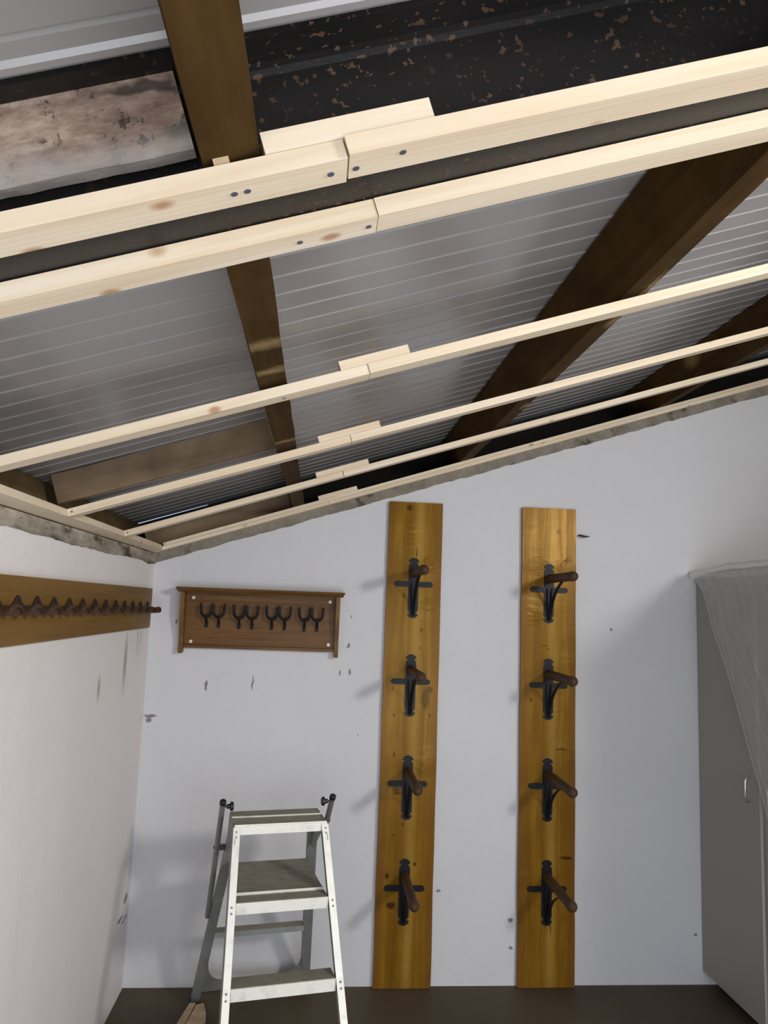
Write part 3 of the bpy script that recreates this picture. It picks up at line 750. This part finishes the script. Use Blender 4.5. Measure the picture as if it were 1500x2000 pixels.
# ------------------------------------------------------------------ plastic film thrown over the wardrobe
def film_mesh():
    bm = bmesh.new()
    NU, NV = 170, 52
    # left hem on the front, given as (z below the top edge, y)
    hem = [(2.03, 3.768), (1.965, 3.70), (1.745, 3.60), (1.577, 3.49), (1.418, 3.405), (1.184, 3.29), (1.085, 3.235), (0.95, 3.17), (0.6, 2.95)]
    def hem_y(z):
        for (a, ya), (b, yb) in zip(hem, hem[1:]):
            if z >= b: return yb + (ya-yb)*(z-b)/(a-b)
        return hem[-1][1]
    G = []
    for i in range(NU+1):
        row = []
        s = (i/NU)**1.7
        for j in range(NV+1):
            if j <= 12:                                    # on the top, from the back edge to the lip
                t = j/12
                x = WX + 0.40*(1-t) - 0.024*t
                y = 3.770 - (3.770-1.9)*s
                y -= 0.02*(1-t)
                z = 2.014 + 0.022*t + 0.010*noise.noise(Vector((s*9, t*3, 0)))*t + 0.012*math.sin(min(1, s*3)*math.pi*0.5)*t
            else:
                t = (j-13)/(NV-13)
                z = 2.026 - t*1.30
                if t < 0.03: z = 2.026 - 0.03*t/0.03*1.0
                yl = min(hem_y(z), 3.770)
                y = yl - (yl-1.9)*s
                fold = noise.noise(Vector((s*11 + t*2.6, t*1.8, 2.0)))*0.5 + 0.5
                rid = noise.noise(Vector(((s + 0.33*t)*26, t*1.2, 7.0)))
                edge = min(1, s*9)
                x = WX - 0.0055 - 0.030*max(0, 1-t*11) - edge*(0.024 + 0.022*fold + 0.014*abs(rid))*min(1, t*5+0.2)
                for s0, k, w, A in ((0.020, -0.010, 0.006, 0.020), (0.05, 0.03, 0.010, 0.018), (0.105, 0.10, 0.009, 0.024), (0.17, 0.16, 0.012, 0.020), (0.24, -0.05, 0.012, 0.02), (0.33, 0.12, 0.015, 0.02)):
                    x -= 0.6*A*math.exp(-((s-(s0+k*t))/w)**2)*min(1, t*6)
                if i == 0: x = WX - 0.010
            row.append(bm.verts.new((x, y, z)))
        G.append(row)
    for i in range(NU):
        for j in range(NV): bm.faces.new((G[i][j], G[i+1][j], G[i+1][j+1], G[i][j+1]))
    # hem roll: the folded-over edge along the top front
    roll = []; rr = []
    for i in range(40):
        s = i/39; y = 3.762 - 1.9*s
        roll.append((WX - 0.020 + 0.003*noise.noise(Vector((s*20, 1, 1))), y, 2.020 + 0.030*min(1, s*5.5) + 0.006*noise.noise(Vector((s*18, 0, 0)))))
        rr.append(0.019 + 0.005*noise.noise(Vector((s*30, 4, 0))) + (0.004 if i < 5 else 0))
    return bm, roll, rr
bm, roll, rr = film_mesh()
f = obj('dust_sheet', bm, MT['film'], smooth=True)
tag(f, 'translucent plastic sheet draped over the top and front of the grey wardrobe', 'plastic sheet')
MT['hem'] = plain('crumpled_hem', (0.78, 0.775, 0.75), 0.4, 0.4, 0, 0.06, 25)
bm = bmesh.new(); tube(bm, roll, rr, 10)
obj('rolled_hem', bm, MT['hem'], f, smooth=True)

# ------------------------------------------------------------------ stepladder
LX, LY, LYAW = -0.104, 3.023, 0.202
lh, wt, ws, sf, dt, vr, wr = 0.947, 0.184, 0.060, 0.48, 0.206, 0.664, 0.235
lad = tag(empty('stepladder', (LX, LY, 0)), 'aluminium folding stepladder with worn treads standing in front of the back wall', 'stepladder')
lad.rotation_euler = (0, 0, LYAW)
step = lh/4
def fu(z): return wt + ws*(lh-z)
def fv(z): return -sf*(lh-z)
def ru(z, sg=-1): return (0.166 + 0.100*(lh-z)) if sg < 0 else (0.188 + 0.098*(lh-z))
def rv(z): return dt + (vr-dt)*(lh-z)/lh
def strip(bm, a, b, du, dv, mi=0):
    """bar from point a to b with a horizontal cross-section du x dv"""
    (u0, v0, z0), (u1, v1, z1) = a, b
    hexa(bm, [(u0, v0, z0), (u0+du, v0, z0), (u0+du, v0+dv, z0), (u0, v0+dv, z0),
              (u1, v1, z1), (u1+du, v1, z1), (u1+du, v1+dv, z1), (u1, v1+dv, z1)], mi)
for sg in (-1, 1):
    bm = bmesh.new()
    lo = (sg*fu(0), fv(0), 0.0); hi = (sg*fu(lh-0.004), fv(lh-0.004), lh-0.004)
    strip(bm, lo, hi, -sg*0.026, 0.003, 0)                                # front flange, light put into its colour
    strip(bm, (lo[0], lo[1]+0.003, lo[2]), (hi[0], hi[1]+0.003, hi[2]), -sg*0.003, 0.062, 1)      # web, shade put into its colour
    strip(bm, (lo[0]-sg*0.003, lo[1]+0.062, lo[2]), (hi[0]-sg*0.003, hi[1]+0.062, hi[2]), -sg*0.018, 0.003, 1)
    for k in (1, 2, 3):
        for q in (-0.010, -0.028):
            z = step*k + q + (step if False else 0)
            disc(bm, (sg*(fu(z)-0.012), fv(z)+0.001, z), (0, -1, 0), 0.004, 0.003, 8, 1)
    for q in (-0.018, -0.034): disc(bm, (sg*(fu(lh+q)-0.012), fv(lh+q)+0.001, lh+q), (0, -1, 0), 0.004, 0.003, 8, 1)
    obj('front_stile', bm, [MT['alu'], MT['alu_dark']], lad, bevel=0.0006)
    bm = bmesh.new(); strip(bm, (sg*fu(0)+sg*0.002, fv(0)-0.003, -0.0), (sg*fu(0.05)+sg*0.002, fv(0.05)-0.003, 0.05), -sg*0.032, 0.070)
    obj('foot_cap', bm, MT['black'], lad)
def tread(z, depth, lip, name='tread'):
    a = fu(z) - 0.027
    bm = bmesh.new()
    # front lip
    hexa(bm, [(-a, fv(z)+0.002, z-lip), (a, fv(z)+0.002, z-lip), (a, fv(z)+0.006, z-lip), (-a, fv(z)+0.006, z-lip),
              (-a, fv(z)+0.001, z), (a, fv(z)+0.001, z), (a, fv(z)+0.006, z), (-a, fv(z)+0.006, z)], 0)
    box(bm, -a, a, fv(z)+0.006, fv(z)+depth, z-0.004, z-0.0015, 1)
    n = int(depth/0.008)
    for i in range(n):
        v = fv(z)+0.009 + (depth-0.012)*i/n
        box(bm, -a+0.002, a-0.002, v, v+0.004, z-0.0015, z+0.0005, 1)
    box(bm, -a, a, fv(z)+depth-0.003, fv(z)+depth, z-0.022, z-0.004, 1)
    obj(name, bm, [MT['alu'], MT['tread']], lad)
tread(step*1, 0.085, 0.042); tread(step*2, 0.088, 0.042); tread(step*3, 0.076, 0.040)
# top: two ribbed strips with side plates
bm = bmesh.new()
box(bm, -wt+0.003, wt-0.003, 0.001, 0.005, lh-0.032, lh, 0)
for v0, v1, dz in ((0.005, 0.108, 0.0), (0.112, dt, 0.002)):
    box(bm, -wt+0.004, wt-0.004, v0, v1, lh-0.005+dz, lh-0.001+dz, 1)
    k = int((v1-v0)/0.012)
    for i in range(k): box(bm, -wt+0.006, wt-0.006, v0+0.004+0.0118*i, v0+0.009+0.0118*i, lh-0.001+dz, lh+0.0005+dz, 1)
    box(bm, -wt+0.004, wt-0.004, v0, v0+0.003, lh-0.006, lh+0.004+dz, 0)
obj('top_step', bm, [MT['alu'], MT['tread']], lad)
for sg in (-1, 1):
    bm = bmesh.new()
    prism(bm, [(0.004, lh+0.001), (dt-0.02, lh+0.004), (dt+0.012, lh-0.010), (dt+0.075, lh-0.17), (dt+0.030, lh-0.17), (0.085, lh-0.055), (-0.02, lh-0.09), (-0.028, lh-0.055)],
          lambda u, v, k: (sg*(wt-0.0035 - 0.003*k), u, v))
    tag(obj('side_plate', bm, MT['alu_dark'], lad), 'dull grey hinge plate' if sg > 0 else 'dull hinge plate with yellow paint smears')
# rear frame
for sg in (-1, 1):
    bm = bmesh.new()
    lo = (sg*ru(0, sg), rv(0), 0.0); hi = (sg*ru(lh-0.03, sg), rv(lh-0.03), lh-0.03)
    strip(bm, lo, hi, -sg*0.040, 0.003, 0)
    strip(bm, (lo[0], lo[1]+0.003, 0), (hi[0], hi[1]+0.003, hi[2]), -sg*0.003, 0.026, 0)
    strip(bm, (lo[0]-sg*0.037, lo[1]+0.003, 0), (hi[0]-sg*0.037, hi[1]+0.003, hi[2]), -sg*0.003, 0.026, 0)
    obj('rear_leg', bm, MT['alu_dark'], lad, bevel=0.0005)
    bm = bmesh.new(); box(bm, -ru(0)-0.002 if sg < 0 else ru(0, 1)-0.044, -ru(0)+0.044 if sg < 0 else ru(0, 1)+0.002, rv(0)-0.004, rv(0)+0.033, 0.0, 0.03)
    obj('foot_cap', bm, MT['black'], lad)
zz = 0.352
bm = bmesh.new(); a = ru(zz)-0.041; b = ru(zz, 1)-0.041
box(bm, -a, b, rv(zz)-0.012, rv(zz)-0.008, zz-0.004, zz+0.018, 0); box(bm, -a, b, rv(zz)-0.008, rv(zz)+0.045, zz+0.013, zz+0.018, 1)
obj('rear_rung', bm, [MT['alu_dark'], MT['tread']], lad)
# lower cross plate with curved gussets
bm = bmesh.new()
def inner(sg):
    q = [(ru(0.062, sg)-0.039, 0.062), (ru(0.215, sg)-0.039, 0.215)]
    a1 = q[1][0]
    for i in range(10):
        t = math.pi/2*i/9
        q.append((a1 - 0.003 - 0.062*(1-math.cos(t)), 0.205 - 0.085*math.sin(t)))
    return [(sg*u, z) for u, z in q]
poly = inner(-1)[:1] + inner(1) + inner(-1)[1:][::-1]
prism(bm, poly, lambda u, v, k: (u, rv(v)+0.004+0.003*k, v))
obj('cross_plate', bm, MT['alu_dark'], lad)
# hinged platform between second step and rear frame
zp = step*3; a = fu(zp)-0.031; vp0 = fv(zp)+0.078; vp1 = rv(zp)-0.012
bm = bmesh.new()
box(bm, -a, a, vp0, vp0+0.004, zp-0.014, zp+0.008, 0)
hexa(bm, [(-a, vp0+0.004, zp+0.000), (a, vp0+0.004, zp+0.000), (a-0.002, vp1, zp+0.000), (-a+0.002, vp1, zp+0.000),
          (-a, vp0+0.004, zp+0.005), (a, vp0+0.004, zp+0.005), (a-0.002, vp1, zp+0.005), (-a+0.002, vp1, zp+0.005)], 1)
for i in range(14):
    v = vp0+0.010 + (vp1-vp0-0.02)*i/14; box(bm, -a+0.004, a-0.004, v, v+0.006, zp+0.005, zp+0.0062, 1)
obj('platform', bm, [MT['alu'], MT['tread']], lad)
# grey extension tubes with black end plugs and wing knobs
def rail(sg, utop, ulow, ztop, zlow, zc):
    top = Vector((utop, rv(ztop)+0.006, ztop)); low = Vector((ulow, rv(zlow)+0.012, zlow)); d = (top-low).normalized()
    bm = bmesh.new(); tube(bm, [low, top], 0.0115, 16)
    t = obj('extension_tube', bm, MT['tube'], lad, smooth=True)
    bm = bmesh.new(); tube(bm, [top-d*0.012, top+d*0.003, top+d*0.006], [0.0135, 0.0135, 0.010], 16); obj('end_plug', bm, MT['black'], t, smooth=True)
    k = top - d*0.024
    bm = bmesh.new(); tube(bm, [k+Vector((-sg*0.008, 0, 0)), k+Vector((-sg*0.016, 0, 0)), k+Vector((-sg*0.018, 0, 0)), k+Vector((-sg*0.030, 0, 0)), k+Vector((-sg*0.032, 0, 0)), k+Vector((-sg*0.042, 0, 0)), k+Vector((-sg*0.045, 0, 0))],
                       [0.004, 0.004, 0.009, 0.010, 0.018, 0.018, 0.013], 14)
    obj('wing_knob', bm, MT['black'], t, smooth=True)
    q = low + d*((zc-zlow)/max(0.01, d.z))
    bm = bmesh.new(); box(bm, *(sorted((q.x-sg*0.010, q.x-sg*0.034))), q.y-0.008, q.y+0.008, q.z-0.011, q.z+0.011)
    disc(bm, (q.x+sg*0.010, q.y, q.z), (sg, 0, 0), 0.006, 0.004, 10)
    obj('clamp', bm, MT['black'], t)
rail(-1, -0.212, -0.2235, 0.992, 0.45, 0.785)
rail(1, 0.243, 0.231, 0.998, 0.83, 0.885)

# ------------------------------------------------------------------ timber offcuts on the floor by the ladder's rear foot
def offcut(poly, z0, z1, label):
    bm = bmesh.new(); prism(bm, poly, lambda u, v, k: (u, v, z0 + (z1-z0)*k))
    tag(obj('timber_offcut', bm, MT['timber'], bevel=0.0015), label, 'wood offcut', 'pale offcuts on the floor')
offcut([(-0.486, 3.570), (-0.459, 3.566), (-0.478, 3.395), (-0.60, 2.83), (-0.628, 2.836), (-0.513, 3.395)], 0.0, 0.036, 'narrow pale timber strip on the floor, left of the wider offcut by the ladder foot')
offcut([(-0.453, 3.545), (-0.424, 3.556), (-0.402, 3.480), (-0.428, 3.39), (-0.548, 2.83), (-0.594, 2.84), (-0.473, 3.395)], 0.0, 0.040, 'wider pale timber offcut with a clipped corner on the floor beside the ladder foot')

# ------------------------------------------------------------------ small thing left in the wall
bm = bmesh.new()
tube(bm, [(1.342, D+0.01, 2.207), (1.342, D-0.020, 2.207), (1.356, D-0.028, 2.203), (1.370, D-0.030, 2.200), (1.392, D-0.032, 2.202)], [0.004, 0.0045, 0.006, 0.005, 0.002], 8)
tag(obj('bent_nail', bm, MT['bridle'], smooth=True), 'small bent rusty nail in the white wall beside the right plank', 'nail')

roof_box('wood_wedge', s_of(-0.130), s_of(-0.113), 0.778, 0.812, 0.0243, 0.0345, MT['timber'], 'tiny pale wood wedge between the nearest batten and the near dark timber', 'wood wedge')
